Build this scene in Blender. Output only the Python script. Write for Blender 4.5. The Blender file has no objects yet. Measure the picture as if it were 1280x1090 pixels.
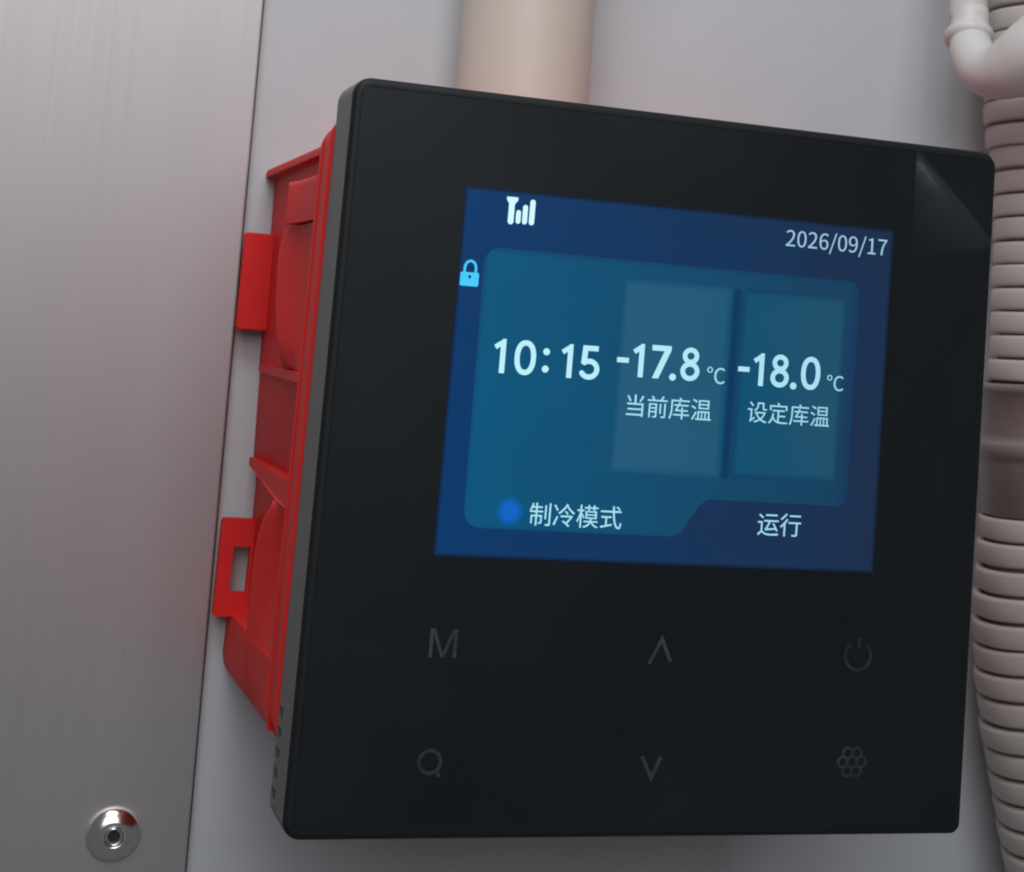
import bpy, bmesh, math
from mathutils import Matrix, Vector

SC = bpy.context.scene
COL = SC.collection
MM = 0.001

# ------------------------------------------------------------------ camera
# X right, Y into the wall, Z up; the glass front of the controller is Y = 0
cam_data = bpy.data.cameras.new('camera')
cam = bpy.data.objects.new('camera', cam_data)
COL.objects.link(cam)
Rcv = Matrix(((0.9370092919817221, -0.3410604263392456, 0.07544118454253354),
              (0.11261476691099748, 0.09051615536691203, -0.9895073217976564),
              (0.330653143056996, 0.9356733464211008, 0.12322291906802342)))
M = (Rcv.transposed() @ Matrix.Diagonal((1, -1, -1))).to_4x4()
M.translation = Vector((-83.492, -225.886, 13.147)) * MM
cam.matrix_world = M
cam_data.sensor_fit = 'HORIZONTAL'
cam_data.sensor_width = 36
cam_data.lens = 36 * 2425.34 / 1280
cam_data.shift_x = (640 - 834.63) / 1280
cam_data.shift_y = (148.37 - 545) / 1280
cam_data.clip_start = 0.01
cam_data.clip_end = 20
cam_data.dof.use_dof = True
cam_data.dof.focus_distance = 0.245
cam_data.dof.aperture_fstop = 60
SC.camera = cam

# ------------------------------------------------------------------ light
world = bpy.data.worlds.new('World')
SC.world = world
world.use_nodes = True
bg = world.node_tree.nodes['Background']
bg.inputs[0].default_value = (0.90, 0.95, 1.0, 1)
bg.inputs[1].default_value = 0.12

def area(name, loc, target, size, power, col, sy=None):
    l = bpy.data.lights.new(name, 'AREA')
    l.energy = power
    l.color = col
    l.size = size * MM
    if sy:
        l.shape = 'RECTANGLE'
        l.size_y = sy * MM
    o = bpy.data.objects.new(name, l)
    COL.objects.link(o)
    o.location = Vector(loc) * MM
    d = (Vector(target) - Vector(loc)).normalized()
    o.rotation_euler = d.to_track_quat('-Z', 'Y').to_euler()
    return o

area('ceiling_lamp', (-90, -150, 330), (0, 60, 20), 220, 0.62, (0.97, 0.99, 1.0), 140)
area('window_light', (-140, -620, 330), (-20, 60, 0), 520, 2.0, (0.95, 0.98, 1.0), 420)
SC.view_settings.view_transform = 'Standard'
SC.view_settings.look = 'None'
SC.view_settings.exposure = 0.1
SC.view_settings.gamma = 1
SC.cycles.filter_width = 2.0
SC.cycles.max_bounces = 8

# ------------------------------------------------------------------ helpers
def srgb(r, g, b):
    f = lambda c: (c / 12.92 if c <= 0.04045 else ((c + 0.055) / 1.055) ** 2.4)
    return (f(r / 255), f(g / 255), f(b / 255), 1)

def tag(o, label=None, cat=None, group=None, kind=None):
    for k, v in (('label', label), ('category', cat), ('group', group), ('kind', kind)):
        if v:
            o[k] = v
    return o

def empty(name, loc):
    o = bpy.data.objects.new(name, None)
    o.empty_display_size = 0.01
    COL.objects.link(o)
    o.location = Vector(loc) * MM
    return o

def link(name, me, mat, parent=None, sharp=35, smooth=True):
    """me is in millimetres of the scene; parts keep scene coordinates under a thing."""
    if smooth:
        me.shade_smooth()
        me.set_sharp_from_angle(angle=math.radians(sharp))
    o = bpy.data.objects.new(name, me)
    COL.objects.link(o)
    me.materials.append(mat)
    if parent is not None:
        o.parent = parent
        base = Vector((0, 0, 0))
        q = parent
        while q is not None:
            base += q.location
            q = q.parent
        me.transform(Matrix.Translation(-base))
    return o

def scaled(me):
    me.transform(Matrix.Scale(MM, 4))
    me.update()
    return me

def from_bm(bm, name='mesh'):
    me = bpy.data.meshes.new(name)
    bmesh.ops.recalc_face_normals(bm, faces=bm.faces)
    bm.to_mesh(me)
    bm.free()
    return scaled(me)

def shape(contours, y0, y1, bevel=0.0):
    """flat outline(s) in (x, z), holes allowed, given depth from y0 (front) to y1 (back)"""
    c = bpy.data.curves.new('c', 'CURVE')
    c.dimensions = '2D'
    c.fill_mode = 'BOTH'
    h = (y1 - y0) / 2
    c.extrude = max(h - bevel, 0.0)
    c.bevel_depth = bevel
    c.bevel_resolution = 2
    if bevel:
        c.offset = -bevel
    for pts in contours:
        s = c.splines.new('POLY')
        s.points.add(len(pts) - 1)
        for p, (x, z) in zip(s.points, pts):
            p.co = (x, z, 0, 1)
        s.use_cyclic_u = True
    o = bpy.data.objects.new('c', c)
    COL.objects.link(o)
    dg = bpy.context.evaluated_depsgraph_get()
    me = bpy.data.meshes.new_from_object(o.evaluated_get(dg))
    bpy.data.objects.remove(o)
    bpy.data.curves.remove(c)
    me.materials.clear()
    # (x, y, z) -> (x, ymid - z, y)
    me.transform(Matrix(((1, 0, 0, 0), (0, 0, -1, (y0 + y1) / 2), (0, 1, 0, 0), (0, 0, 0, 1))))
    return scaled(me)

def rrect(x0, z0, x1, z1, r, n=8, rs=None):
    """rounded rectangle, anticlockwise; rs = radii (bl, br, tr, tl)"""
    rs = rs or (r, r, r, r)
    pts = []
    for (cx, cz, a), q in zip(((x0, z0, 180), (x1, z0, 270), (x1, z1, 0), (x0, z1, 90)), rs):
        if q <= 0:
            pts.append((cx, cz))
            continue
        ox = cx + (q if cx == x0 else -q)
        oz = cz + (q if cz == z0 else -q)
        for i in range(n + 1):
            t = math.radians(a + 90 * i / n)
            pts.append((ox + q * math.cos(t), oz + q * math.sin(t)))
    return pts

def loft(loops, close_first=True, close_last=True):
    """loops: equal-length lists of (x, y, z)"""
    bm = bmesh.new()
    rows = [[bm.verts.new(p) for p in lp] for lp in loops]
    n = len(rows[0])
    for a, b in zip(rows, rows[1:]):
        for i in range(n):
            bm.faces.new((a[i], a[(i + 1) % n], b[(i + 1) % n], b[i]))
    if close_first:
        bm.faces.new(rows[0])
    if close_last:
        bm.faces.new(rows[-1])
    return from_bm(bm)

def lathe(profile, base, axis, n=32, closed=False, x_hint=None):
    """profile: (radius, distance along axis); closed profile makes a ring"""
    ax = Vector(axis).normalized()
    u = ax.orthogonal().normalized()
    w = ax.cross(u)
    base = Vector(base)
    bm = bmesh.new()
    rows = []
    for r, h in profile:
        if r <= 1e-6:
            rows.append([bm.verts.new(base + ax * h)])
        else:
            rows.append([bm.verts.new(base + ax * h + (u * math.cos(2 * math.pi * i / n) + w * math.sin(2 * math.pi * i / n)) * r) for i in range(n)])
    pairs = list(zip(rows, rows[1:]))
    if closed:
        pairs.append((rows[-1], rows[0]))
    for a, b in pairs:
        for i in range(n):
            j = (i + 1) % n
            if len(a) == 1 and len(b) == 1:
                continue
            if len(a) == 1:
                bm.faces.new((a[0], b[j], b[i]))
            elif len(b) == 1:
                bm.faces.new((a[i], a[j], b[0]))
            else:
                bm.faces.new((a[i], a[j], b[j], b[i]))
    return from_bm(bm)

def tube(path, radii, n=24, caps=True):
    """swept round tube along a list of points"""
    P = [Vector(p) for p in path]
    loops = []
    prev = None
    for i, p in enumerate(P):
        t = (P[min(i + 1, len(P) - 1)] - P[max(i - 1, 0)]).normalized()
        if prev is None:
            u = t.orthogonal().normalized()
        else:
            u = (prev - t * prev.dot(t)).normalized()
        prev = u
        w = t.cross(u)
        r = radii[i] if isinstance(radii, (list, tuple)) else radii
        loops.append([tuple(p + (u * math.cos(2 * math.pi * k / n) + w * math.sin(2 * math.pi * k / n)) * r) for k in range(n)])
    return loft(loops, caps, caps)

def smooth_path(pts, k=8):
    """Catmull-Rom through points of any dimension"""
    out = []
    n = len(pts)
    for i in range(n - 1):
        p0, p1, p2, p3 = pts[max(i - 1, 0)], pts[i], pts[i + 1], pts[min(i + 2, n - 1)]
        for j in range(k):
            t = j / k
            out.append(tuple(0.5 * (2 * b + (c - a) * t + (2 * a - 5 * b + 4 * c - d) * t * t + (3 * b - a - 3 * c + d) * t ** 3)
                             for a, b, c, d in zip(p0, p1, p2, p3)))
    out.append(tuple(pts[-1]))
    return out

def block(x0, x1, y0, y1, z0, z1, bevel=0.0):
    bm = bmesh.new()
    bmesh.ops.create_cube(bm, size=1)
    for v in bm.verts:
        v.co = Vector((x0 if v.co.x < 0 else x1, y0 if v.co.y < 0 else y1, z0 if v.co.z < 0 else z1))
    if bevel:
        bmesh.ops.bevel(bm, geom=list(bm.edges), offset=bevel, segments=2, affect='EDGES', profile=0.6)
    return from_bm(bm)

def join_meshes(mes):
    bm = bmesh.new()
    for m in mes:
        bm.from_mesh(m)
        bpy.data.meshes.remove(m)
    me = bpy.data.meshes.new('mesh')
    bm.to_mesh(me)
    bm.free()
    return me

def ribbon(pts, w, closed=False, cap=0):
    """outline of a stroke of width w along pts in (x, z); cap > 0 rounds its two ends"""
    n = len(pts)
    L, R = [], []
    for i in range(n):
        p = Vector(pts[i])
        a = Vector(pts[i - 1]) if (i > 0 or closed) else None
        b = Vector(pts[(i + 1) % n]) if (i < n - 1 or closed) else None
        d1 = (p - a).normalized() if a is not None else None
        d2 = (b - p).normalized() if b is not None else None
        if d1 is None: d1 = d2
        if d2 is None: d2 = d1
        n1 = Vector((-d1.y, d1.x)); n2 = Vector((-d2.y, d2.x))
        m = (n1 + n2).normalized()
        k = (w / 2) / max(m.dot(n1), 0.4)
        L.append(tuple(p + m * k)); R.append(tuple(p - m * k))
    if closed:
        return [L, R[::-1]]
    def end(p, d):
        if not cap:
            return []
        a0 = math.atan2(-d[0], d[1]) if False else math.atan2(d[1], d[0])
        return [(p[0] + w / 2 * math.cos(a0 + math.pi / 2 - math.pi * i / 6), p[1] + w / 2 * math.sin(a0 + math.pi / 2 - math.pi * i / 6)) for i in range(1, 6)]
    dN = Vector(pts[-1]) - Vector(pts[-2])
    d0 = Vector(pts[0]) - Vector(pts[1])
    return [L + end(pts[-1], dN) + R[::-1] + end(pts[0], d0)]

def ell(cx, cz, rx, rz, a0=0, a1=360, n=32, p=2.0):
    out = []
    full = abs(a1 - a0) >= 360
    for i in range(n if full else n + 1):
        t = math.radians(a0 + (a1 - a0) * i / n)
        c, s = math.cos(t), math.sin(t)
        out.append((cx + rx * math.copysign(abs(c) ** (2 / p), c), cz + rz * math.copysign(abs(s) ** (2 / p), s)))
    return out

# ------------------------------------------------------------------ materials
def mat(name, base, rough=0.5, metal=0.0, spec=0.5, bump=None, vary=None, coat=0.0, streak=None):
    m = bpy.data.materials.new(name)
    m.use_nodes = True
    nt = m.node_tree
    b = nt.nodes['Principled BSDF']
    b.inputs['Base Color'].default_value = base
    b.inputs['Roughness'].default_value = rough
    b.inputs['Metallic'].default_value = metal
    b.inputs['Specular IOR Level'].default_value = spec
    b.inputs['Coat Weight'].default_value = coat
    tc = nt.nodes.new('ShaderNodeTexCoord')
    def noise(scale, detail=4, stretch=None):
        n = nt.nodes.new('ShaderNodeTexNoise')
        n.inputs['Scale'].default_value = scale
        n.inputs['Detail'].default_value = detail
        if stretch:
            mp = nt.nodes.new('ShaderNodeMapping')
            mp.inputs['Scale'].default_value = stretch
            nt.links.new(tc.outputs['Object'], mp.inputs['Vector'])
            nt.links.new(mp.outputs['Vector'], n.inputs['Vector'])
        else:
            nt.links.new(tc.outputs['Object'], n.inputs['Vector'])
        return n
    if vary:                      # (scale, amount): soft soiling of the colour itself
        n = noise(vary[0], 6, vary[2] if len(vary) > 2 else None)
        r = nt.nodes.new('ShaderNodeMapRange')
        r.inputs['From Min'].default_value = 0.3
        r.inputs['From Max'].default_value = 0.7
        r.inputs['To Min'].default_value = 1 - vary[1]
        r.inputs['To Max'].default_value = 1 + vary[1]
        nt.links.new(n.outputs['Fac'], r.inputs['Value'])
        mx = nt.nodes.new('ShaderNodeMix')
        mx.data_type = 'RGBA'
        mx.blend_type = 'MULTIPLY'
        mx.inputs['Factor'].default_value = 1
        mx.inputs[6].default_value = base
        nt.links.new(r.outputs['Result'], mx.inputs[7])
        nt.links.new(mx.outputs[2], b.inputs['Base Color'])
    if streak:                    # (scale, stretch, rough amount): brushed grain in the roughness
        n = noise(streak[0], 5, streak[1])
        r = nt.nodes.new('ShaderNodeMapRange')
        r.inputs['To Min'].default_value = rough - streak[2]
        r.inputs['To Max'].default_value = rough + streak[2]
        nt.links.new(n.outputs['Fac'], r.inputs['Value'])
        nt.links.new(r.outputs['Result'], b.inputs['Roughness'])
    if bump:                      # (scale, strength, distance mm, stretch)
        n = noise(bump[0], 4, bump[3] if len(bump) > 3 else None)
        bp = nt.nodes.new('ShaderNodeBump')
        bp.inputs['Strength'].default_value = bump[1]
        bp.inputs['Distance'].default_value = bump[2] * MM
        nt.links.new(n.outputs['Fac'], bp.inputs['Height'])
        nt.links.new(bp.outputs['Normal'], b.inputs['Normal'])
    return m

def lit(name, left, right, strength=1.0, x0=-28.5, x1=28.5, noise_amt=0.06, soft=None, round_soft=None):
    """a backlit area of the display: emitted colour runs from left to right with viewing-angle fade and hazy glare painted in"""
    m = bpy.data.materials.new(name)
    m.use_nodes = True
    nt = m.node_tree
    b = nt.nodes['Principled BSDF']
    b.inputs['Base Color'].default_value = (0.004, 0.004, 0.005, 1)
    b.inputs['Roughness'].default_value = 0.3
    b.inputs['Specular IOR Level'].default_value = 0.2
    tc = nt.nodes.new('ShaderNodeTexCoord')
    sp = nt.nodes.new('ShaderNodeSeparateXYZ')
    nt.links.new(tc.outputs['Object'], sp.inputs[0])
    r = nt.nodes.new('ShaderNodeMapRange')
    r.inputs['From Min'].default_value = x0 * MM
    r.inputs['From Max'].default_value = x1 * MM
    nt.links.new(sp.outputs['X'], r.inputs['Value'])
    n = nt.nodes.new('ShaderNodeTexNoise')
    n.inputs['Scale'].default_value = 90
    n.inputs['Detail'].default_value = 3
    nt.links.new(tc.outputs['Object'], n.inputs['Vector'])
    ma = nt.nodes.new('ShaderNodeMath')
    ma.operation = 'MULTIPLY_ADD'
    nt.links.new(n.outputs['Fac'], ma.inputs[0])
    ma.inputs[1].default_value = noise_amt * 5
    ma.inputs[2].default_value = -noise_amt * 2.5
    ad = nt.nodes.new('ShaderNodeMath')
    ad.operation = 'ADD'
    ad.use_clamp = True
    nt.links.new(r.outputs['Result'], ad.inputs[0])
    nt.links.new(ma.outputs[0], ad.inputs[1])
    mx = nt.nodes.new('ShaderNodeMix')
    mx.data_type = 'RGBA'
    mx.inputs[6].default_value = left
    mx.inputs[7].default_value = right
    nt.links.new(ad.outputs[0], mx.inputs['Factor'])
    out = mx.outputs[2]
    def math_node(op, a, c):
        q = nt.nodes.new('ShaderNodeMath')
        q.operation = op
        for k, v in enumerate((a, c)):
            if isinstance(v, (int, float)):
                q.inputs[k].default_value = v
            else:
                nt.links.new(v, q.inputs[k])
        return q.outputs[0]
    X, Z = sp.outputs['X'], math_node('SUBTRACT', sp.outputs['Z'], 43.6 * MM)
    fac = None
    if soft:                      # the drawn tile fades out over a few pixels at its border
        ax0, az0, ax1, az1, wd, col2 = soft
        d = math_node('MINIMUM', math_node('MINIMUM', math_node('SUBTRACT', X, ax0 * MM), math_node('SUBTRACT', ax1 * MM, X)),
                      math_node('MINIMUM', math_node('SUBTRACT', Z, az0 * MM), math_node('SUBTRACT', az1 * MM, Z)))
        fac = math_node('DIVIDE', d, wd * MM)
    if round_soft:
        rx, rz, rr, col2 = round_soft
        dx, dz = math_node('SUBTRACT', X, rx * MM), math_node('SUBTRACT', Z, rz * MM)
        dist = math_node('SQRT', math_node('ADD', math_node('MULTIPLY', dx, dx), math_node('MULTIPLY', dz, dz)), 0)
        fac = math_node('MULTIPLY', math_node('SUBTRACT', 1.0, math_node('DIVIDE', dist, rr * MM)), 1.9)
    if fac is not None:
        cl = nt.nodes.new('ShaderNodeClamp')
        nt.links.new(fac, cl.inputs[0])
        m2 = nt.nodes.new('ShaderNodeMix')
        m2.data_type = 'RGBA'
        m2.inputs[6].default_value = col2
        nt.links.new(out, m2.inputs[7])
        nt.links.new(cl.outputs[0], m2.inputs['Factor'])
        out = m2.outputs[2]
    nt.links.new(out, b.inputs['Emission Color'])
    b.inputs['Emission Strength'].default_value = strength
    return m

WALL = mat('painted_wall', (0.51, 0.53, 0.555, 1), 0.6, spec=0.3, bump=(700, 0.25, 0.15), vary=(30, 0.05))
STEEL = mat('brushed_steel', (0.64, 0.60, 0.615, 1), 0.56, metal=0.93, vary=(14, 0.04), streak=(1600, (1, 1, 0.01), 0.05),
            bump=(3000, 0.12, 0.02, (1, 1, 0.008)))
sb = STEEL.node_tree.nodes['Principled BSDF']
sb.inputs['Anisotropic'].default_value = 0.62
cx = STEEL.node_tree.nodes.new('ShaderNodeCombineXYZ')
cx.inputs[0].default_value = 1.0
STEEL.node_tree.links.new(cx.outputs[0], sb.inputs['Tangent'])
CHROME = mat('rivet_metal', (0.72, 0.70, 0.68, 1), 0.19, metal=1.0, bump=(500, 0.25, 0.05))
HOLE = mat('dark_hole', (0.012, 0.012, 0.014, 1), 0.5)
EDGE_SHADE = mat('painted_edge_shade', (0.06, 0.055, 0.055, 1), 0.7)
PVC = mat('cream_conduit', (0.59, 0.55, 0.485, 1), 0.42, bump=(300, 0.1, 0.1), vary=(30, 0.03))
HOSE = mat('beige_hose', (0.54, 0.487, 0.452, 1), 0.5, bump=(900, 0.2, 0.1), vary=(60, 0.07))
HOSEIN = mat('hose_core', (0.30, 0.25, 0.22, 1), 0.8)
CUFF = mat('brown_tape', (0.20, 0.17, 0.155, 1), 0.25, spec=0.6, bump=(120, 0.25, 0.4), vary=(90, 0.15))
WHITEPIPE = mat('white_cable', (0.60, 0.585, 0.57, 1), 0.45, bump=(200, 0.15, 0.2), vary=(60, 0.04))
RED = mat('red_plastic', (0.66, 0.028, 0.026, 1), 0.5, spec=0.10, bump=(400, 0.12, 0.1), vary=(60, 0.06))
HOUSING = mat('grey_black_plastic', (0.135, 0.140, 0.140, 1), 0.55, spec=0.3, bump=(1500, 0.15, 0.04))
BEZEL = mat('black_bezel', (0.009, 0.0105, 0.0120, 1), 0.5, spec=0.25)
GLASS = mat('black_glass', (0.0075, 0.0105, 0.0130, 1), 0.36, spec=0.30, vary=(45, 0.12), streak=(55, None, 0.14), bump=(90, 0.05, 0.3))
MARK = mat('grey_print', (0.048, 0.050, 0.050, 1), 0.5, spec=0.3, vary=(260, 0.45))

FAINT = mat('faint_grey_print', (0.032, 0.034, 0.034, 1), 0.5, spec=0.3, vary=(300, 0.6))
S_BG = lit('display_blue', srgb(0, 52, 100), srgb(22, 42, 70), noise_amt=0.1, soft=(-28.6, -11.6, 28.5, 32.05, 0.55, srgb(6, 16, 30)))
S_PANEL = lit('display_teal', srgb(0, 82, 120), srgb(18, 56, 84), soft=(-26.2, -9.0, 24.1, 25.6, 1.4, srgb(14, 50, 90)))
S_CARD = lit('display_slate', srgb(32, 86, 118), srgb(28, 84, 112), x0=-8, x1=7, noise_amt=0.15, soft=(-7.85, -0.9, 6.65, 22.85, 0.9, srgb(6, 72, 106)))
S_CARDB = lit('display_deep_teal', srgb(4, 76, 108), srgb(28, 76, 102), x0=8, x1=23, noise_amt=0.2, soft=(8.0, -0.6, 22.5, 22.8, 0.9, srgb(12, 58, 90)))
S_GAP = lit('display_gap', srgb(2, 52, 90), srgb(2, 52, 90), soft=(6.55, -1.2, 8.1, 22.8, 0.5, srgb(10, 68, 100)))
S_TEXT = lit('display_text', srgb(186, 236, 248), srgb(158, 212, 230))
S_SMALL = lit('display_small_text', srgb(164, 226, 240), srgb(148, 200, 220))
S_WHITE = lit('display_white', srgb(205, 243, 255), srgb(205, 243, 255))
S_DATE = lit('display_date', srgb(150, 195, 220), srgb(150, 188, 212))
S_LOCK = lit('display_lock', srgb(70, 195, 245), srgb(70, 195, 245))
S_DOT = lit('display_dot', srgb(6, 96, 190), srgb(6, 96, 190), round_soft=(-19.75, -6.0, 1.75, srgb(0, 80, 124)))

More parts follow.
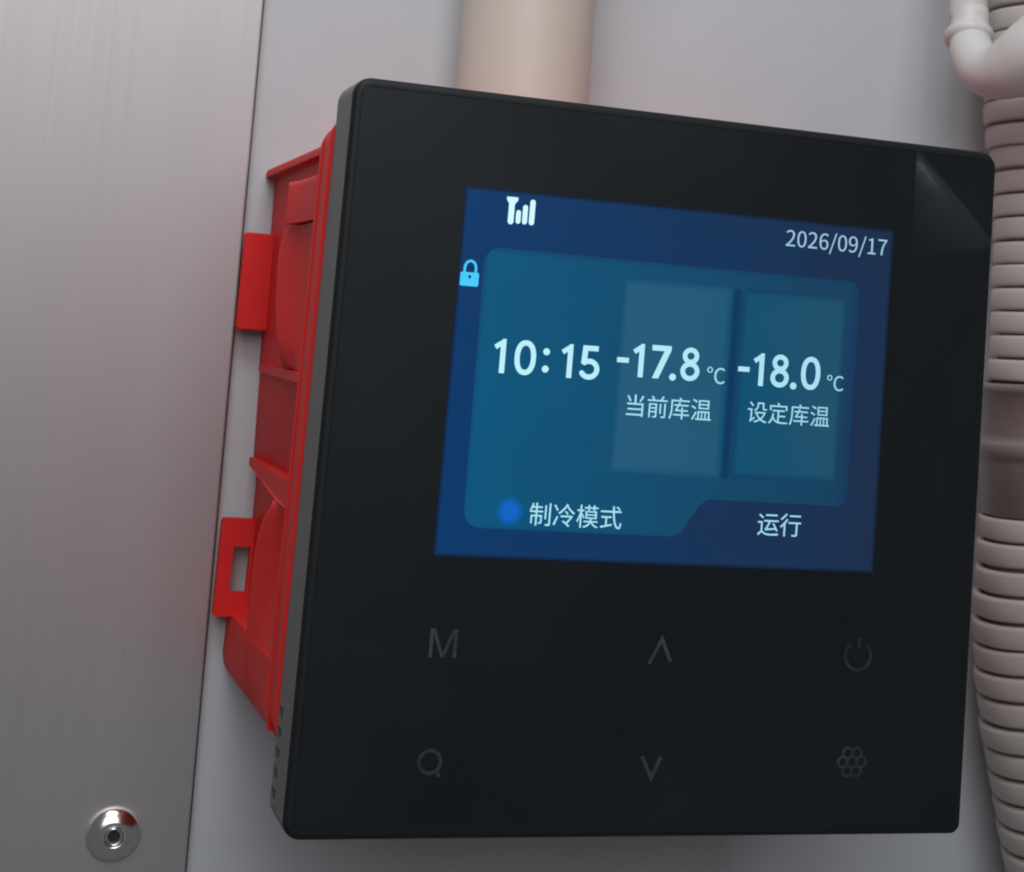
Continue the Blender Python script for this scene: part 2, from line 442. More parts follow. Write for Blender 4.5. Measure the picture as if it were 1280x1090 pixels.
# ------------------------------------------------------------------ lettering outlines
G={
'当':(350,['42,269 56,249 69,228 80,207 88,188 113,199 105,218 94,238 80,259 66,279','280,282 271,260 260,237 248,214 236,194 258,186 271,204 284,226 297,249 309,272','40,13 40,-13 277,-13 277,-28 304,-28 304,170 189,170 189,294 160,294 160,170 47,170 47,144 277,144 277,93 59,93 59,68 277,68 277,13']),
'前':(350,['211,180 211,36 236,36 236,180','283,190 283,5 282,2 281,0 279,-1 275,-2 268,-2 258,-2 244,-2 229,-1 232,-7 235,-14 237,-21 238,-27 257,-27 272,-26 284,-25 294,-22 301,-18 305,-13 308,-5 308,5 308,190','253,296 246,282 238,267 229,252 220,239 115,239 132,245 126,257 117,270 107,283 97,294 73,286 82,274 91,262 99,250 105,239 19,239 19,215 332,215 332,239 250,239 258,250 266,262 274,274 281,287','143,105 143,70 65,70 65,105','143,126 65,126 65,161 143,161','41,183 41,-26 65,-26 65,49 143,49 143,2 143,0 142,-2 140,-3 137,-4 131,-4 123,-4 111,-4 98,-3 101,-9 104,-15 106,-21 107,-27 124,-26 137,-26 148,-24 156,-22 162,-19 166,-14 168,-7 169,2 169,183']),
'库':(350,['114,86 118,88 125,89 134,90 147,91 208,91 208,50 81,50 81,26 208,26 208,-28 234,-28 234,26 334,26 334,50 234,50 234,91 311,91 311,114 234,114 234,151 208,151 208,114 141,114 149,127 157,140 165,154 173,168 319,168 319,192 185,192 196,217 169,227 166,218 163,209 159,201 155,192 91,192 91,168 144,168 138,156 132,146 127,138 124,132 119,124 114,118 109,114 105,111 107,105 110,98 112,91','164,287 169,281 173,274 177,266 180,259 42,259 42,158 42,116 38,71 28,26 11,-15 16,-18 23,-21 29,-26 33,-30 52,14 62,64 67,113 68,158 68,234 333,234 333,259 210,259 206,267 201,276 196,286 190,294']),
'温':(350,['156,201 276,201 276,167 156,167','156,256 276,256 276,222 156,222','131,279 131,145 301,145 301,279','34,271 52,263 69,253 85,243 98,233 113,255 100,264 84,273 66,282 48,290','13,176 31,167 49,157 65,147 78,138 92,159 79,168 63,178 45,187 27,195','22,-6 45,-22 60,4 76,33 91,63 105,91 85,107 70,77 54,46 37,18','90,6 90,-18 337,-18 337,6 313,6 313,115 119,115 119,6','144,6 144,92 178,92 178,6','198,6 198,92 232,92 232,6','254,6 254,92 288,92 288,6']),
'设':(350,['43,272 57,258 72,244 85,229 96,217 113,235 103,247 90,261 75,275 60,288','15,184 15,159 64,159 64,33 63,22 58,13 52,6 47,1 51,-3 55,-9 59,-16 61,-21 67,-15 78,-6 101,11 138,39 136,44 133,50 131,56 129,61 90,33 90,184','172,282 172,243 170,223 162,203 146,184 118,167 122,163 127,157 132,152 135,147 166,167 185,191 194,217 197,242 197,257 259,257 259,201 260,184 264,172 273,166 288,164 314,164 320,164 325,165 329,165 333,166 331,189 314,187 290,187 287,188 285,190 284,194 284,200 284,282','282,115 271,95 258,76 244,60 227,45 211,60 196,77 183,95 173,115','134,139 134,115 153,115 148,113 159,90 173,68 189,48 207,30 186,18 165,9 142,1 119,-5 123,-10 127,-16 130,-22 132,-28 157,-20 181,-11 205,0 227,14 247,0 270,-12 295,-21 321,-29 324,-23 328,-17 333,-11 337,-6 313,1 290,9 268,19 248,30 269,51 288,75 303,102 315,133 299,140 295,139']),
'定':(350,['78,132 71,87 57,48 38,15 13,-12 18,-15 24,-20 30,-25 34,-29 50,-13 64,6 76,27 86,50 114,13 150,-9 193,-20 244,-22 326,-22 328,-16 330,-9 333,-2 336,4 317,4 289,4 263,4 246,4 231,4 216,5 202,6 188,8 188,79 293,79 293,103 188,103 188,161 278,161 278,186 74,186 74,161 161,161 161,15 141,25 123,40 108,59 97,84 99,95 101,106 103,118 105,130','149,289 154,281 158,272 162,263 165,255 29,255 29,178 55,178 55,230 294,230 294,178 321,178 321,255 195,255 192,264 187,275 181,286 175,297']),
'制':(350,['237,262 237,68 262,68 262,262','299,291 299,8 299,5 297,2 295,1 292,1 285,1 274,0 260,1 245,1 248,-6 250,-13 252,-20 254,-27 272,-26 288,-26 300,-24 310,-22 317,-17 321,-11 324,-3 325,8 325,291','50,286 43,260 35,236 26,213 14,193 20,191 27,189 33,186 38,183 42,191 47,200 51,210 55,220 101,220 101,183 16,183 16,159 101,159 101,123 32,123 32,1 56,1 56,99 101,99 101,-28 126,-28 126,99 175,99 175,27 175,25 174,24 173,23 170,22 166,22 159,22 150,22 140,23 142,17 145,11 146,5 147,0 161,0 172,0 181,2 188,4 194,8 197,12 199,19 199,27 199,123 126,123 126,159 211,159 211,183 126,183 126,220 198,220 198,244 126,244 126,293 101,293 101,244 64,244 67,253 70,262 72,271 74,281']),
'冷':(350,['17,269 31,249 44,229 55,209 63,191 88,203 79,221 67,240 54,260 40,279','13,1 39,-11 52,17 64,47 77,79 89,110 65,122 53,89 39,57 25,27','185,185 194,174 204,162 213,151 220,141 242,155 235,164 225,175 215,185 205,196','207,294 186,259 158,225 124,193 86,166 92,162 97,157 102,151 106,146 137,169 165,194 191,222 213,252 235,222 261,193 288,168 314,148 319,153 324,159 329,165 334,170 305,190 275,215 248,244 226,274 233,286','125,131 125,106 267,106 253,87 237,68 221,50 205,35 195,42 185,48 176,55 167,61 149,45 175,27 202,8 226,-12 245,-28 264,-11 256,-4 247,4 237,12 226,20 247,42 269,67 289,94 306,120 288,132 283,131']),
'模':(350,['165,146 287,146 287,121 165,121','165,190 287,190 287,165 165,165','256,294 256,265 202,265 202,294 178,294 178,265 126,265 126,243 178,243 178,216 202,216 202,243 256,243 256,216 282,216 282,243 331,243 331,265 282,265 282,294','141,210 141,101 212,101 211,93 210,86 209,79 207,72 119,72 119,50 199,50 187,31 169,15 143,3 109,-7 113,-12 117,-17 121,-23 123,-28 163,-15 192,2 213,23 227,49 242,22 264,1 290,-16 322,-28 325,-23 329,-17 334,-11 338,-6 310,2 286,14 267,30 252,50 330,50 330,72 233,72 234,79 236,86 237,94 238,101 313,101 313,210','61,294 61,227 18,227 18,202 61,202 52,165 40,129 26,95 11,69 15,63 19,57 22,50 25,43 35,61 44,82 53,105 61,130 61,-28 86,-28 86,153 94,138 101,124 107,111 111,100 128,119 120,132 108,152 96,172 86,187 86,202 123,202 123,227 86,227 86,294']),
'式':(350,['248,277 262,267 276,255 289,243 299,233 317,249 307,259 294,270 280,282 266,292','198,293 198,277 198,260 199,244 200,229 19,229 19,203 201,203 212,112 231,38 259,-11 297,-29 314,-25 326,-12 334,12 339,50 333,53 327,57 321,61 315,65 313,35 310,14 306,2 299,-1 275,14 254,56 239,121 229,203 332,203 332,229 227,229 227,244 226,260 226,276 226,293','21,8 29,-18 66,-9 108,0 153,10 198,21 196,45 121,29 121,125 186,125 186,151 32,151 32,125 95,125 95,23']),
'运':(350,['133,272 133,247 310,247 310,272','24,258 40,247 57,234 73,222 86,211 104,230 91,241 75,252 58,264 41,275','131,42 142,45 165,48 210,52 289,59 303,33 326,45 313,68 297,95 280,124 263,151 241,141 250,127 258,112 267,97 276,82 161,73 175,95 188,118 201,143 212,167 334,167 334,192 110,192 110,167 181,167 170,141 158,118 148,100 141,89 136,81 131,75 127,70 122,68 125,62 127,54 130,47','88,172 15,172 15,147 63,147 63,35 51,29 39,20 26,8 13,-5 32,-29 44,-13 57,1 68,11 78,15 85,13 93,8 102,1 112,-6 132,-15 154,-21 179,-24 209,-25 241,-25 275,-24 307,-23 331,-21 331,-15 333,-7 336,1 339,7 309,5 276,3 242,1 210,1 182,1 158,4 137,9 118,18 108,24 101,29 94,34 88,37']),
'行':(350,['152,273 152,248 325,248 325,273','93,294 77,275 57,254 35,235 12,218 16,213 20,208 24,202 28,197 52,216 76,237 99,261 119,284','137,176 137,151 255,151 255,6 254,2 253,0 250,-1 246,-2 238,-2 225,-2 209,-2 191,-1 194,-7 196,-14 198,-21 200,-27 223,-27 241,-27 255,-26 266,-23 273,-19 278,-13 281,-5 282,6 282,151 334,151 334,176','107,219 87,189 63,161 36,135 9,113 13,108 19,102 24,96 27,91 37,99 47,108 57,117 67,127 67,-29 93,-29 93,156 104,169 114,183 124,196 132,210']),
'0':(194,['97,-5 130,4 156,29 172,70 177,129 172,187 156,229 130,253 97,261 64,253 39,229 23,187 18,129 23,70 39,29 64,4','97,21 77,28 62,47 52,81 48,129 52,177 62,211 77,230 97,236 117,230 133,211 143,177 146,129 143,81 133,47 117,28']),
'1':(194,['31,0 172,0 172,27 120,27 120,257 96,257 85,251 72,246 58,242 42,238 42,218 88,218 88,27 31,27']),
'2':(194,['15,0 177,0 177,28 106,28 96,27 85,27 74,26 64,25 105,67 137,108 157,147 165,186 159,217 144,241 121,256 90,261 67,259 47,251 30,239 14,224 33,206 44,217 57,227 71,233 86,235 107,231 121,221 130,205 133,185 126,150 104,112 68,68 15,19']),
'6':(194,['105,-5 134,1 157,18 173,45 179,79 174,114 160,139 137,154 108,159 93,157 77,151 63,141 50,129 56,179 70,212 91,229 116,235 127,234 138,230 148,223 157,215 175,235 163,246 149,254 133,259 114,261 79,254 48,230 27,187 20,123 26,67 44,27 71,3','50,103 63,118 77,128 90,134 103,136 123,132 137,120 146,102 149,79 145,55 136,37 123,25 105,21 84,26 67,42 56,68']),
'7':(194,['69,0 103,0 108,69 119,127 141,182 178,237 178,257 17,257 17,229 142,229 110,178 88,125 75,67']),
'9':(194,['82,-5 117,3 147,28 168,73 175,139 169,193 151,231 123,254 89,261 61,255 37,238 21,212 15,178 20,143 35,118 57,102 86,97 102,100 118,106 132,116 145,129 139,78 125,45 105,28 81,22 69,23 57,27 47,33 38,42 20,22 32,11 46,3 63,-3','145,155 132,140 118,129 105,123 91,121 71,125 57,137 48,155 46,178 49,202 58,220 72,232 89,236 111,231 128,216 139,190']),
'/':(137,['4,-63 27,-63 132,278 109,278']),
'℃':(350,['66,167 85,171 100,181 111,197 115,217 111,238 100,254 85,264 66,267 47,264 31,254 20,238 16,217 20,197 31,181 47,171','66,185 54,188 45,194 39,204 36,217 39,230 45,240 54,247 66,249 78,247 87,240 93,230 95,217 93,204 87,194 78,188','257,-5 280,-2 301,5 319,16 335,32 316,53 304,41 290,32 275,27 258,25 225,32 201,53 185,85 179,129 185,171 201,204 227,224 259,231 275,230 288,225 300,218 311,208 329,229 316,241 300,251 281,258 259,261 213,252 177,225 153,184 145,128 153,72 177,30 212,4']),
'M':(628,['60,0 60,509 152,509 277,187 287,159 299,123 311,84 322,49 307,49 318,83 330,121 342,158 352,187 476,509 568,509 568,0 504,0 504,291 504,327 505,369 506,413 507,457 513,457 509,445 505,433 502,421 498,409 482,363 467,322 456,291 342,0 286,0 170,291 159,321 145,361 129,408 112,457 119,457 120,416 121,372 122,328 122,291 122,0']),
}


def glyphs(text, cx, cz, em, track=1.0, unit=350, left=None, sx=1.0):
    """contours of a line of text centred on (cx, cz) (or starting at left); cz is the middle of the character box"""
    k = em / unit
    adv = [G[ch][0] * k * track * sx for ch in text]
    x = (cx - sum(adv) / 2) if left is None else left
    out = []
    for ch, a in zip(text, adv):
        for con in G[ch][1]:
            pts = [tuple(map(int, q.split(','))) for q in con.split()]
            out.append([(x + px * k * sx, cz + (py - 133) * k) for px, py in pts])
        x += a
    return out

# digits of the large read-outs, drawn as strokes of width W and height H
W, H = 0.63, 4.05
def digit(ch, x, z):
    """contour groups of one digit whose left edge is x and whose foot is z; returns groups, advance"""
    w2 = W / 2
    if ch == '1':
        return [ribbon([(x + 0.25, z + H - 1.02), (x + 1.12, z + H - 0.42)], W * 0.92, cap=0),
                [[(x + 0.90, z), (x + 1.55, z), (x + 1.55, z + H), (x + 1.08, z + H), (x + 0.90, z + H - 0.45)]]]
    if ch == '0':
        return [ribbon(ell(x + 1.33, z + H / 2, 1.33 - w2, H / 2 - w2 + 0.05, p=2.25), W, closed=True)]
    if ch == '8':
        return [ribbon(ell(x + 1.26, z + 1.16, 1.26 - w2, 1.18 - w2 + 0.02), W * 0.97, closed=True),
                ribbon(ell(x + 1.26, z + H - 1.02, 1.10 - w2, 1.06 - w2), W * 0.95, closed=True)]
    if ch == '7':
        return [[[(x, z + H), (x + 2.5, z + H), (x + 2.5, z + H - 0.55), (x + 1.02, z), (x + 0.2, z), (x + 1.62, z + H - 0.68), (x, z + H - 0.68)]]]
    if ch == '5':
        arc = ell(x + 1.20, z + 1.22, 1.02, 1.22 - w2 + 0.05, 128, -148, n=26)
        return [[[(x + 0.30, z + H), (x + 2.25, z + H), (x + 2.25, z + H - 0.64), (x + 0.94, z + H - 0.64), (x + 0.86, z + 1.88), (x + 0.16, z + 1.82)]],
                ribbon(arc, W, cap=1)]
    if ch == '.':
        return [[ell(x + 0.44, z + 0.40, 0.44, 0.44)]]
    if ch == ':':
        return [[ell(x + 0.42, z + 0.85, 0.42, 0.42)], [ell(x + 0.42, z + 2.92, 0.42, 0.42)]]
    if ch == '-':
        return [[[(x, z + 1.62), (x + 1.52, z + 1.62), (x + 1.52, z + 2.24), (x, z + 2.24)]]]

def readout(items, y0, y1):
    mes = []
    k = 0
    for ch, x, z in items:
        for cons in digit(ch, x, z):
            mes.append(shape(cons, y0 - 0.002 * k, y1))
            k = (k + 1) % 3
    return join_meshes(mes)

# ------------------------------------------------------------------ setting
WY = 66.0     # depth of the wall behind the glass front
wall = link('wall', block(-420, 420, WY, WY + 12, -320, 420), WALL, smooth=False)
tag(wall, 'pale grey painted wall behind the controller', kind='structure')

# ------------------------------------------------------------------ steel sheet with its rivet
sheet = empty('metal_sheet', (-120, WY, -60))
tag(sheet, 'brushed stainless steel sheet with a rivet, left of the red box', 'metal sheet')
edge = lambda z: -46.31 - (z - 61.8) * 0.0126
SY = WY - 2.3
outline = [(-330, -260), (edge(-260), -260), (edge(360), 360), (-330, 360)]
link('sheet', shape([outline], SY, WY - 0.5, bevel=0.25), STEEL, sheet)
gap = [(edge(-260) - 2, -260), (edge(-260) + 0.42, -260), (edge(360) + 0.42, 360), (edge(360) - 2, 360)]
link('edge_shade_strip', shape([gap], WY - 0.48, WY - 0.02), EDGE_SHADE, sheet)  # dark strip stands in for the shadow line beside the sheet edge
rv = link('rivet', lathe([(3.75, 0), (3.78, 0.18), (3.6, 0.55), (3.15, 0.98), (2.5, 1.36), (1.9, 1.56), (1.55, 1.62), (1.42, 1.52), (1.3, 1.3), (1.28, 1.0), (0.0, 1.0)],
                      (-55.15, SY, -58.3), (0, -1, 0), 48), CHROME, sheet, sharp=50)
link('mandrel', lathe([(1.27, 0.9), (1.27, 1.25), (1.05, 1.42), (0.86, 1.42), (0.8, 1.2), (0.78, 1.05), (0, 1.05)],
                      (-55.15, SY, -58.3), (0, -1, 0), 32), CHROME, rv)
link('mandrel_hole', lathe([(0.78, 1.06), (0.78, 1.12), (0, 1.1)], (-55.15, SY, -58.3), (0, -1, 0), 24), HOLE, rv)

# ------------------------------------------------------------------ conduit coming down the wall to the box
conduit = link('conduit_pipe', lathe([(9.2, 0), (10.05, 0), (10.05, 330), (9.2, 330)], (-7.3, WY - 10.1, 37.15), (-0.012, 0, 1), 64, closed=True), PVC)
tag(conduit, 'cream plastic conduit pipe running down the wall behind the black controller', 'pipe')

# ------------------------------------------------------------------ red box
box = empty('junction_box', (0, WY, -37))
tag(box, 'red plastic wall box with side tabs, behind the black controller', 'junction box')
body = [(-42.3, 37.0), (-42.8, 36.7), (-43.0, 36.2), (-43.0, 35.6), (-41.6, 35.5), (-41.5, 28.5), (-41.2, 8.0), (-41.0, 7.0), (-40.7, -6.0), (-40.0, -7.0), (-39.9, -26.6),
        (-42.2, -27.6), (-42.3, -33.6), (-42.0, -35.0), (-41.3, -36.2), (-40.2, -36.9), (-39, -37.0), (42, -37.0), (42, 37.0)]
hollow = rrect(-37.5, -35, 40, 35, 2)
link('box_body', shape([body[::-1], hollow], 18.9, 63.9), RED, box)
link('back_plate', shape([[(x, z) for x, z in body[::-1]]], 63.92, WY - 0.03), RED, box)
link('flange', join_meshes([
    shape([rrect(-42.9, -36.6, 42.6, 39.7, 3, rs=(5, 2, 3, 3)), rrect(-38.5, -34, 39, 36, 2)], 12.6, 18.9),
    shape([rrect(-43.3, -36.8, 42.8, 40.0, 3, rs=(5, 2, 3, 3)), rrect(-38.5, -34, 39, 36, 2)], 11.03, 12.6),
    shape([rrect(-43.1, -36.5, 42.7, 39.3, 3, rs=(5, 2, 3, 3)), rrect(-38.5, -34, 39, 36, 2)], 18.0, 18.95)]), RED, box)
def bulge(slices):
    """(z, reach towards the wall, crest x, hollow x): a raised cheek between the flange and its crest"""
    loops = []
    for z, y, xc, xh in slices:
        lp = [(-38.0, 18.8), (-42.7, 18.8), (xh * 0.6 - 42.75 * 0.4, 21.0), (xh, 18.8 + (y - 18.8) * 0.4), (xh * 0.7 + xc * 0.3, 18.8 + (y - 18.8) * 0.7), (xc, y - 1.6), (xc - 0.12, y - 0.9),
              (xc, y - 0.3), (xc + 0.35, y + 0.1), (xc + 0.9, y + 0.3), (-38.0, y + 0.5)]
        loops.append([(px, py, z) for px, py in lp])
    return loft(loops)
link('screw_post', bulge([(27.4, 36.7, -43.9, -43.1), (32.3, 36.7, -43.9, -43.1), (32.8, 37.4, -43.8, -43.0), (33.2, 39.7, -43.4, -42.7)]), RED, box, sharp=50)
link('side_bulge', bulge([(8.2, 35.2, -42.4, -42.0), (9.0, 33.1, -43.2, -42.0), (12.5, 34.6, -43.9, -41.9), (16.7, 37.3, -44.0, -41.7), (20, 38.6, -44.0, -41.7), (23.2, 39.9, -43.9, -41.9), (25.5, 40.3, -43.6, -42.1), (27.2, 40.9, -43.3, -42.4)]), RED, box, sharp=60)
link('side_bulge', bulge([(-27.0, 36.8, -43.6, -42.6), (-22.5, 35.8, -43.8, -41.6), (-17.5, 35.3, -43.9, -40.8), (-14, 34.4, -43.8, -40.8), (-11, 33.2, -43.4, -41.3), (-9.4, 31.7, -42.9, -41.8), (-8.6, 33.4, -42.3, -42.2)]), RED, box, sharp=60)
link('screw_post', bulge([(-35.2, 37.0, -42.0, -42.0), (-34, 39.8, -42.6, -42.5), (-31.5, 37.7, -43.3, -42.7), (-27.0, 36.8, -43.6, -42.9)]), RED, box, sharp=60)
def rib(z, th, drop):
    bm = bmesh.new()
    pr = [(-38, 18.5), (-42.85, 18.5), (-42.5, 30), (-41.6, 63.5), (-38, 63.5)]
    a = [bm.verts.new((x, y, z + th / 2)) for x, y in pr]
    b = [bm.verts.new((x, y, z - th / 2 - (drop if 18 < y < 31 and x < -40 else 0))) for x, y in pr]
    bm.faces.new(a); bm.faces.new(b)
    for i in range(5):
        bm.faces.new((a[i], a[(i + 1) % 5], b[(i + 1) % 5], b[i]))
    return from_bm(bm)
link('rib', rib(7.6, 1.1, 0.2), RED, box)
link('rib', rib(-5.9, 1.1, 2.2), RED, box)
link('mounting_tab', shape([rrect(-45.6, 12.9, -40.9, 27.1, 0.5)], 62.3, 63.9, bevel=0.2), RED, box)
link('mounting_tab', shape([rrect(-44.7, -28.0, -39.8, -14.1, 0.5), rrect(-42.75, -24.5, -40.35, -18.05, 0.3)], 62.3, 63.9), RED, box)

# ------------------------------------------------------------------ the controller
ctl = empty('temperature_controller', (0, 11, -43.6))
tag(ctl, 'black square temperature controller with a lit blue display, fixed on the red box', 'controller')
HW, HZ = 43.0, 43.61
def hl(inset, y, r):
    return [(x, y, z) for x, z in rrect(-HW + inset, -HZ + inset, HW - inset, HZ - inset, 0, 10, (max(r - inset, 0.3), max(1.4 - inset, 0.3), max(r - inset, 0.3), max(r - inset, 0.3)))]
hm = loft([hl(0.5, 11, 2.2), hl(0.12, 10.6, 2.2), hl(0.06, 10.0, 2.2), hl(0, 1.05, 2.2), hl(0.3, 0.9, 2.2)])
housing = link('housing', hm, HOUSING, ctl, sharp=40)
cut = join_meshes([block(-43.5, -42.0, 7.0, 10.3, z - 0.75, z + 0.75) for z in (-31.2, -33.5, -35.8, -38.1, -40.4)])
co = bpy.data.objects.new('cut', cut)
COL.objects.link(co)
co.location = (0, 0, 0)
cut.transform(Matrix.Translation(-ctl.location))
co.parent = ctl
md = housing.modifiers.new('slots', 'BOOLEAN')
md.object = co
md.operation = 'DIFFERENCE'
md.solver = 'EXACT'
bpy.context.view_layer.update()
dg = bpy.context.evaluated_depsgraph_get()
nm = bpy.data.meshes.new_from_object(housing.evaluated_get(dg))
housing.modifiers.clear()
housing.data = nm
bpy.data.objects.remove(co)

gy = 0.02     # face of the glass
glass_mesh = loft([[(x, y, z) for x, z in rrect(-HW + i, -HZ + i, HW - i, HZ - i, 1.1, 8, (1.1, 0.4, 1.1, 1.1))] for i, y in ((1.085, 0.4), (1.085, 0.04), (1.11, gy))])
link('front_glass', glass_mesh, GLASS, ctl, sharp=20)
link('bezel', loft([hl(0.35, 0.89, 2.2), hl(0.06, 0.86, 2.2), hl(0.02, 0.7, 2.2), hl(0.1, 0.42, 2.2), hl(0.34, 0.1, 2.2), hl(0.6, 0.0, 2.2), hl(1.04, 0.0, 2.2),
                    hl(1.06, 0.02, 2.2), hl(1.07, 0.4, 2.2)]), BEZEL, ctl, sharp=40)
# ---- display: layers of lit print, each a few hundredths of a millimetre proud of the one below
def layer(k):
    return (gy - 0.03 * k - 0.025, gy - 0.03 * k + 0.004)
scr = link('display', shape([rrect(-28.55, -11.55, 28.45, 32.0, 0.15, 3)], *layer(0)), S_BG, ctl)
panel = [(-25.4 + 0, -6.4)] + []
panel = rrect(-25.5, -8.1, 24.1, 24.95, 1.8)
pl = ell(-23.4, 22.9, 2.1, 2.1, 90, 180, 8) + ell(-23.2, -6.0, 2.1, 2.1, 180, 270, 8) + \
     [(0.6, -8.1), (1.4, -7.95), (2.1, -7.5), (4.3, -4.2), (5.0, -3.6), (5.9, -3.4)] + \
     [(23.2, -3.4)] + ell(23.2, -2.4, 0.9, 0.9, 270, 360, 4)[1:] + ell(22.6, 23.4, 1.5, 1.5, 0, 90, 6)
link('status_panel', shape([pl], *layer(1)), S_PANEL, scr)
link('reading_card', shape([rrect(-7.85, -0.9, 6.65, 22.85, 0.7)], *layer(2)), S_CARD, scr)
link('reading_card', shape([rrect(8.0, -0.6, 22.5, 22.8, 0.7)], *layer(2)), S_CARDB, scr)
link('card_divider', shape([rrect(6.75, -0.9, 7.9, 22.6, 0.3)], *layer(2)), S_GAP, scr)
L3 = layer(3)
z1 = 10.15
link('time_text', readout([('1', -23.45, z1), ('0', -20.75, z1), (':', -17.25, z1), ('1', -15.05, z1), ('5', -12.55, z1)], *L3), S_TEXT, scr)
link('temperature_text', readout([('-', -7.85, 10.85), ('1', -5.95, 10.85), ('7', -3.4, 10.85), ('.', -0.95, 10.75), ('8', 0.45, 10.85)], *L3), S_TEXT, scr)
link('temperature_text', readout([('-', 8.1, 10.85), ('1', 10.0, 10.85), ('8', 12.5, 10.85), ('.', 15.25, 10.75), ('0', 16.65, 10.85)], *L3), S_TEXT, scr)
link('unit_text', shape(glyphs('℃', 5.2, 11.75, 2.65), *L3), S_SMALL, scr)
link('unit_text', shape(glyphs('℃', 21.45, 11.9, 2.55), *L3), S_SMALL, scr)
link('caption_text', shape(glyphs('当前库温', -0.75, 7.4, 2.88), *L3), S_SMALL, scr)
link('caption_text', shape(glyphs('设定库温', 15.35, 7.6, 2.85), *L3), S_SMALL, scr)
link('caption_text', shape(glyphs('制冷模式', -11.5, -6.15, 2.95), *L3), S_SMALL, scr)
link('caption_text', shape(glyphs('运行', 15.1, -6.05, 3.05), *L3), S_SMALL, scr)
link('date_text', shape(glyphs('2026/09/17', 20.45, 29.65, 2.76), *L3), S_DATE, scr)
link('mode_dot', shape([ell(-19.75, -6.0, 1.75, 1.75, n=32)], *L3), S_DOT, scr)
sig = [ribbon([(-22.68, 28.25), (-22.68, 30.6)], 0.72, cap=1),
       [[(-23.35, 31.2), (-21.95, 31.2), (-21.95, 30.85), (-22.45, 30.2), (-22.9, 30.2), (-23.35, 30.85)]],
       ribbon([(-21.76, 28.35), (-21.76, 29.4)], 0.6, cap=1), ribbon([(-20.95, 28.35), (-20.95, 30.1)], 0.62, cap=1),
       ribbon([(-20.08, 28.35), (-20.08, 30.8)], 0.66, cap=1)]
link('signal_icon', join_meshes([shape(c, L3[0] - 0.002 * i, L3[1]) for i, c in enumerate(sig)]), S_WHITE, scr)
keyhole = ell(-27.1, 21.22, 0.2, 0.2, n=10)
lock = [[rrect(-28.25, 20.1, -25.98, 21.75, 0.2, 4), keyhole],
        ribbon([(-27.78, 21.7), (-27.78, 22.2)] + ell(-27.1, 22.25, 0.68, 0.85, 180, 0, 14) + [(-26.42, 22.2), (-26.42, 21.7)], 0.3)]
link('lock_icon', join_meshes([shape(c, L3[0] - 0.002 * i, L3[1]) for i, c in enumerate(lock)]), S_LOCK, scr)

# ---- touch key marks printed on the glass
def mark(name, groups, m=None):
    return link(name, join_meshes([shape(c, gy - 0.02 - 0.002 * i, gy + 0.004) for i, c in enumerate(groups)]), m or MARK, ctl)
mk = mark('menu_mark', [[[(x, z) for x, z in c] for c in glyphs('M', -26.37, 0, 3.3 * 350 / 509)]])
zs = [v.co.z for v in mk.data.vertices]
mk.data.transform(Matrix.Translation((0, 0, -21.43 * MM - ctl.location.z - (min(zs) + max(zs)) / 2)))
mark('up_mark', [ribbon([(-0.75, -23.3), (0.72, -20.3), (2.0, -23.0)], 0.45)])
mark('down_mark', [ribbon([(-0.8, -34.1), (0.6, -36.6), (1.65, -34.2)], 0.45)])
mark('power_mark', [ribbon(ell(27.05, -21.75, 1.75, 1.75, 128, 412, 30), 0.42), ribbon([(27.1, -20.9), (27.1, -19.55)], 0.42)], FAINT)
mark('search_mark', [ribbon(ell(-26.75, -34.85, 1.28, 1.28, n=28), 0.42, closed=True), ribbon([(-25.75, -36.0), (-25.5, -36.6)], 0.4)], FAINT)
cells = [(0, 0)] + [(1.27 * math.cos(math.radians(60 * i)), 1.27 * math.sin(math.radians(60 * i))) for i in range(6)]
mark('snow_mark', [ribbon(ell(27.1 + a, -34.7 + b, 0.63, 0.63, n=14), 0.30, closed=True) for a, b in cells], FAINT)

# ---- protective film: its top right corner folded back over itself
def film():
    a, b, c = Vector((30.55, 0, 42.0)), Vector((42.1, 0, 30.9)), Vector((31.2, 0, 29.0))
    bm = bmesh.new()
    rows = []
    prof = [(-0.25, 0.0), (-0.6, -0.2), (-0.85, -0.6), (-0.85, -1.0), (-0.6, -1.35), (-0.1, -1.55), (1.0, -1.5), (2.2, -1.2), (3.6, -0.8), (5.2, -0.42), (7.0, -0.15), (8.5, -0.05), (9.6, -0.02)]
    out = Vector((b.z - a.z, 0, -(b.x - a.x))).normalized()        # in the pane, across the fold
    if (c - a).dot(out) < 0:
        out = -out
    D = (c - a).dot(out)
    for d, y in prof:
        t = max(0.0, d / D)
        p, q = a.lerp(c, min(t, 0.985)), b.lerp(c, min(t, 0.985))
        if d < 0:
            p, q = a + out * d, b + out * d
        row = []
        for j in range(13):
            s = j / 12
            v = p.lerp(q, s)
            v.y = gy - 0.10 + y * (0.35 + 0.65 * math.sin(math.pi * (0.08 + 0.84 * s)))
            row.append(bm.verts.new(v))
        rows.append(row)
    for r0, r1 in zip(rows, rows[1:]):
        for j in range(12):
            bm.faces.new((r0[j], r0[j + 1], r1[j + 1], r1[j]))
    return from_bm(bm)
FILM = bpy.data.materials.new('clear_film')
FILM.use_nodes = True
nt = FILM.node_tree
nt.nodes.remove(nt.nodes['Principled BSDF'])
tr = nt.nodes.new('ShaderNodeBsdfTransparent')
gl = nt.nodes.new('ShaderNodeBsdfGlossy')
gl.inputs['Roughness'].default_value = 0.27
gl.inputs['Color'].default_value = (0.9, 0.93, 1.0, 1)
fb = nt.nodes.new('ShaderNodeTexNoise')
fb.inputs['Scale'].default_value = 130
fm = nt.nodes.new('ShaderNodeBump')
fm.inputs['Strength'].default_value = 0.35
fm.inputs['Distance'].default_value = 0.6 * MM
nt.links.new(nt.nodes.new('ShaderNodeTexCoord').outputs['Object'], fb.inputs['Vector'])
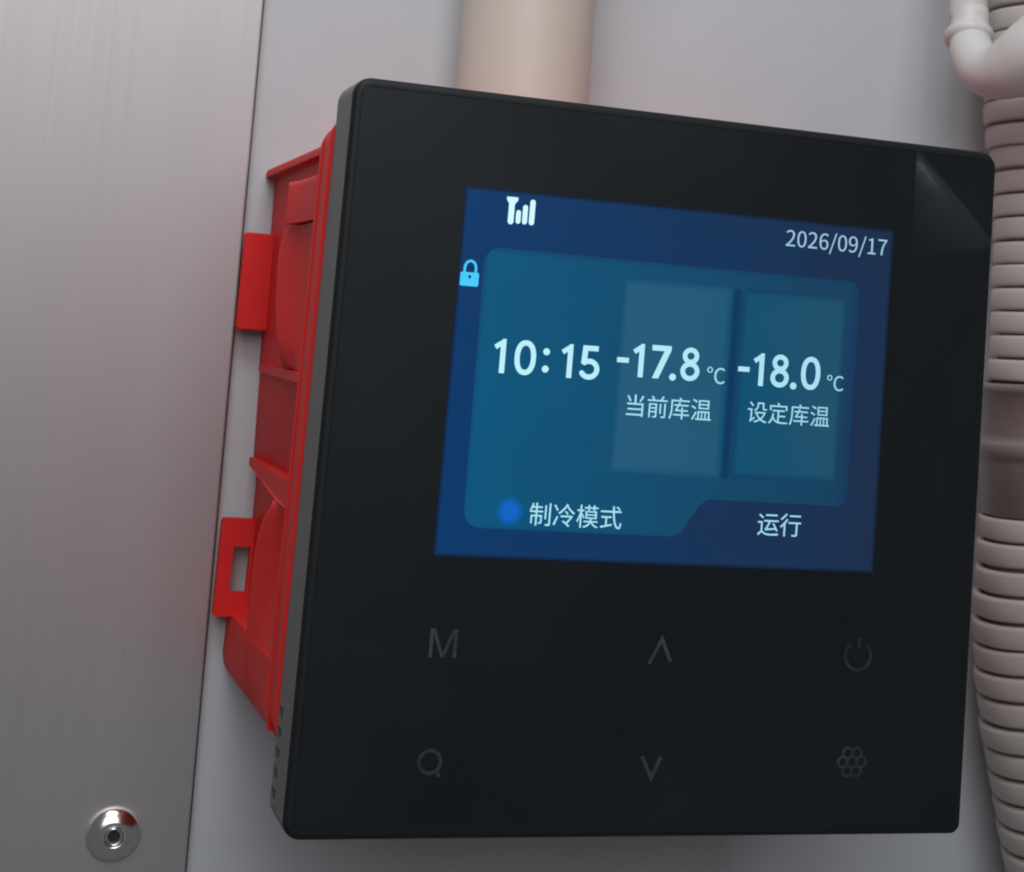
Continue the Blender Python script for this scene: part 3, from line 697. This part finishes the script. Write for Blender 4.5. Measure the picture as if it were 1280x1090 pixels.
nt.links.new(fb.outputs['Fac'], fm.inputs['Height'])
nt.links.new(fm.outputs['Normal'], gl.inputs['Normal'])
ms = nt.nodes.new('ShaderNodeMixShader')
so = nt.nodes.new('ShaderNodeSeparateXYZ')
nt.links.new(fb.inputs['Vector'].links[0].from_socket, so.inputs[0])
mr = nt.nodes.new('ShaderNodeMapRange')       # where the film still clings to the glass there is no air gap to mirror light
mr.inputs['From Min'].default_value = (0.02 - 0.16 - 11) * MM
mr.inputs['From Max'].default_value = (0.02 - 1.5 - 11) * MM
mr.inputs['To Min'].default_value = 0.004
mr.inputs['To Max'].default_value = 0.085
nt.links.new(so.outputs['Y'], mr.inputs['Value'])
nt.links.new(mr.outputs['Result'], ms.inputs[0])
nt.links.new(tr.outputs[0], ms.inputs[1])
nt.links.new(gl.outputs[0], ms.inputs[2])
nt.links.new(ms.outputs[0], nt.nodes['Material Output'].inputs['Surface'])
link('film_corner', film(), FILM, ctl, sharp=80)

# ------------------------------------------------------------------ ribbed hose at the right
hose = empty('ribbed_hose', (88.2, WY - 14, -60))
tag(hose, 'beige ribbed hose with a brown sleeve, right of the controller', 'hose')
HY = WY - 14.2
axis = [(83.0, 110), (83.6, 80), (85.0, 56.8), (87.2, 45), (88.3, 26.4), (88.3, 5), (88.2, -12.7), (88.3, -25.4), (89.8, -36.8), (92.5, -46.8), (97.4, -64.3), (104, -84), (112, -105)]
sp = smooth_path(axis, 24)
cum = [0.0]
for (xa, za), (xb, zb) in zip(sp, sp[1:]):
    cum.append(cum[-1] + math.hypot(xb - xa, zb - za))
def at(s):
    i = 0
    while i < len(cum) - 2 and cum[i + 1] < s:
        i += 1
    t = (s - cum[i]) / max(cum[i + 1] - cum[i], 1e-9)
    x = sp[i][0] + (sp[i + 1][0] - sp[i][0]) * t
    z = sp[i][1] + (sp[i + 1][1] - sp[i][1]) * t
    d = Vector((sp[i + 1][0] - sp[i][0], 0, sp[i + 1][1] - sp[i][1])).normalized()
    return Vector((x, HY, z)), d
link('hose_core', tube([(x, HY, z) for x, z in sp[::6]], 12.6, 32), HOSEIN, hose)
PITCH = 3.82
RP = [(12.7, 0.2), (13.6, 0.18), (13.86, 0.3), (14.0, 0.6), (14.05, 1.7), (14.0, 2.75), (13.88, 3.08), (13.6, 3.24), (12.7, 3.22)]
ring_mesh = lathe(RP, (0, 0, 0), (0, 0, 1), 44, closed=True)
ring_mesh.shade_smooth()
ring_mesh.set_sharp_from_angle(angle=math.radians(50))
ring_mesh.materials.append(HOSE)
import random
rnd = random.Random(4)
def s_of(z):
    return min((abs(at(q * 0.1)[0].z - z), q * 0.1) for q in range(int(cum[-1] * 10)))[1]
runs = []
q = s_of(14.55)
while q > 5:
    runs.append(q)
    q -= PITCH * rnd.uniform(0.985, 1.015)
q = s_of(-6.6) + 3.3
while q < cum[-1] - 2:
    runs.append(q)
    q += PITCH * rnd.uniform(0.985, 1.015)
for q in runs:
    p, d = at(q)
    o = bpy.data.objects.new('hose_rib', ring_mesh)
    COL.objects.link(o)
    o.parent = hose
    o.location = p * MM - hose.location
    tilt = Vector((-0.05 - 0.0015 * max(0, 20 - max(p.z, -7)) - 0.0058 * max(0, -7 - p.z) + rnd.uniform(-.008, .008), rnd.uniform(-.008, .008), 0))
    o.rotation_euler = (Vector((0, 0, 1)) + tilt).to_track_quat('Z', 'X').to_euler()
    k = rnd.uniform(0.988, 1.012)
    o.scale = (k, k, 1.13)
p, d = Vector((88.7, HY, -6.4)), Vector((-0.08, 0, 1)).normalized()
link('sleeve', lathe([(13.0, 0), (14.2, 0.05), (14.45, 0.4), (14.4, 8.6), (14.6, 9.2), (15.0, 9.6), (15.05, 11.2), (14.7, 11.7), (14.2, 12.0), (14.15, 13), (14.2, 19.4), (14.6, 19.8), (14.65, 20.7), (14.3, 21.0), (13.0, 21.0)],
                     p, d, 64, closed=True), CUFF, hose, sharp=60)

# ------------------------------------------------------------------ white pipe looping in front of the hose
pth = smooth_path([(64.2, 50, 150), (64.0, 50, 79.9), (64.1, 49.5, 71.9), (63.8, 48.5, 68.5), (63.2, 46, 65.1), (63.4, 42.5, 62.2), (64.4, 39, 61.6), (65.7, 36, 62.6), (67.7, 33, 65.0), (71.9, 31, 68.8), (78.2, 30, 73.5), (98, 34, 96)], 10)
rad = smooth_path([(3.12,), (3.12,), (3.1,), (3.22,), (3.57,), (3.91,), (4.37,), (5.08,), (5.54,), (5.79,), (5.82,), (5.6,)], 10)
lp = empty('looped_pipe', (64.2, 50, 68))
tag(lp, 'whitish bent pipe curving across the top of the ribbed hose', 'pipe')
link('pipe', tube(pth, [r[0] for r in rad], 32), WHITEPIPE, lp, sharp=80)
link('collar', lathe([(3.1, -1.1), (3.6, -0.9), (4.0, -0.2), (4.0, 0.5), (3.6, 1.0), (3.1, 1.1)], (63.6, 48.4, 68.2), (0.15, 0.5, 1), 32, closed=True), WHITEPIPE, lp, sharp=80)
strap = link('strap', lathe([(14.2, -1.15), (14.75, -1.15), (14.75, 1.15), (14.2, 1.15)], (84.3, HY, 67.9), (0, 0, 1), 64, closed=True), WHITEPIPE)
tag(strap, 'whitish flat strap round the ribbed hose beside the bent pipe', 'strap')
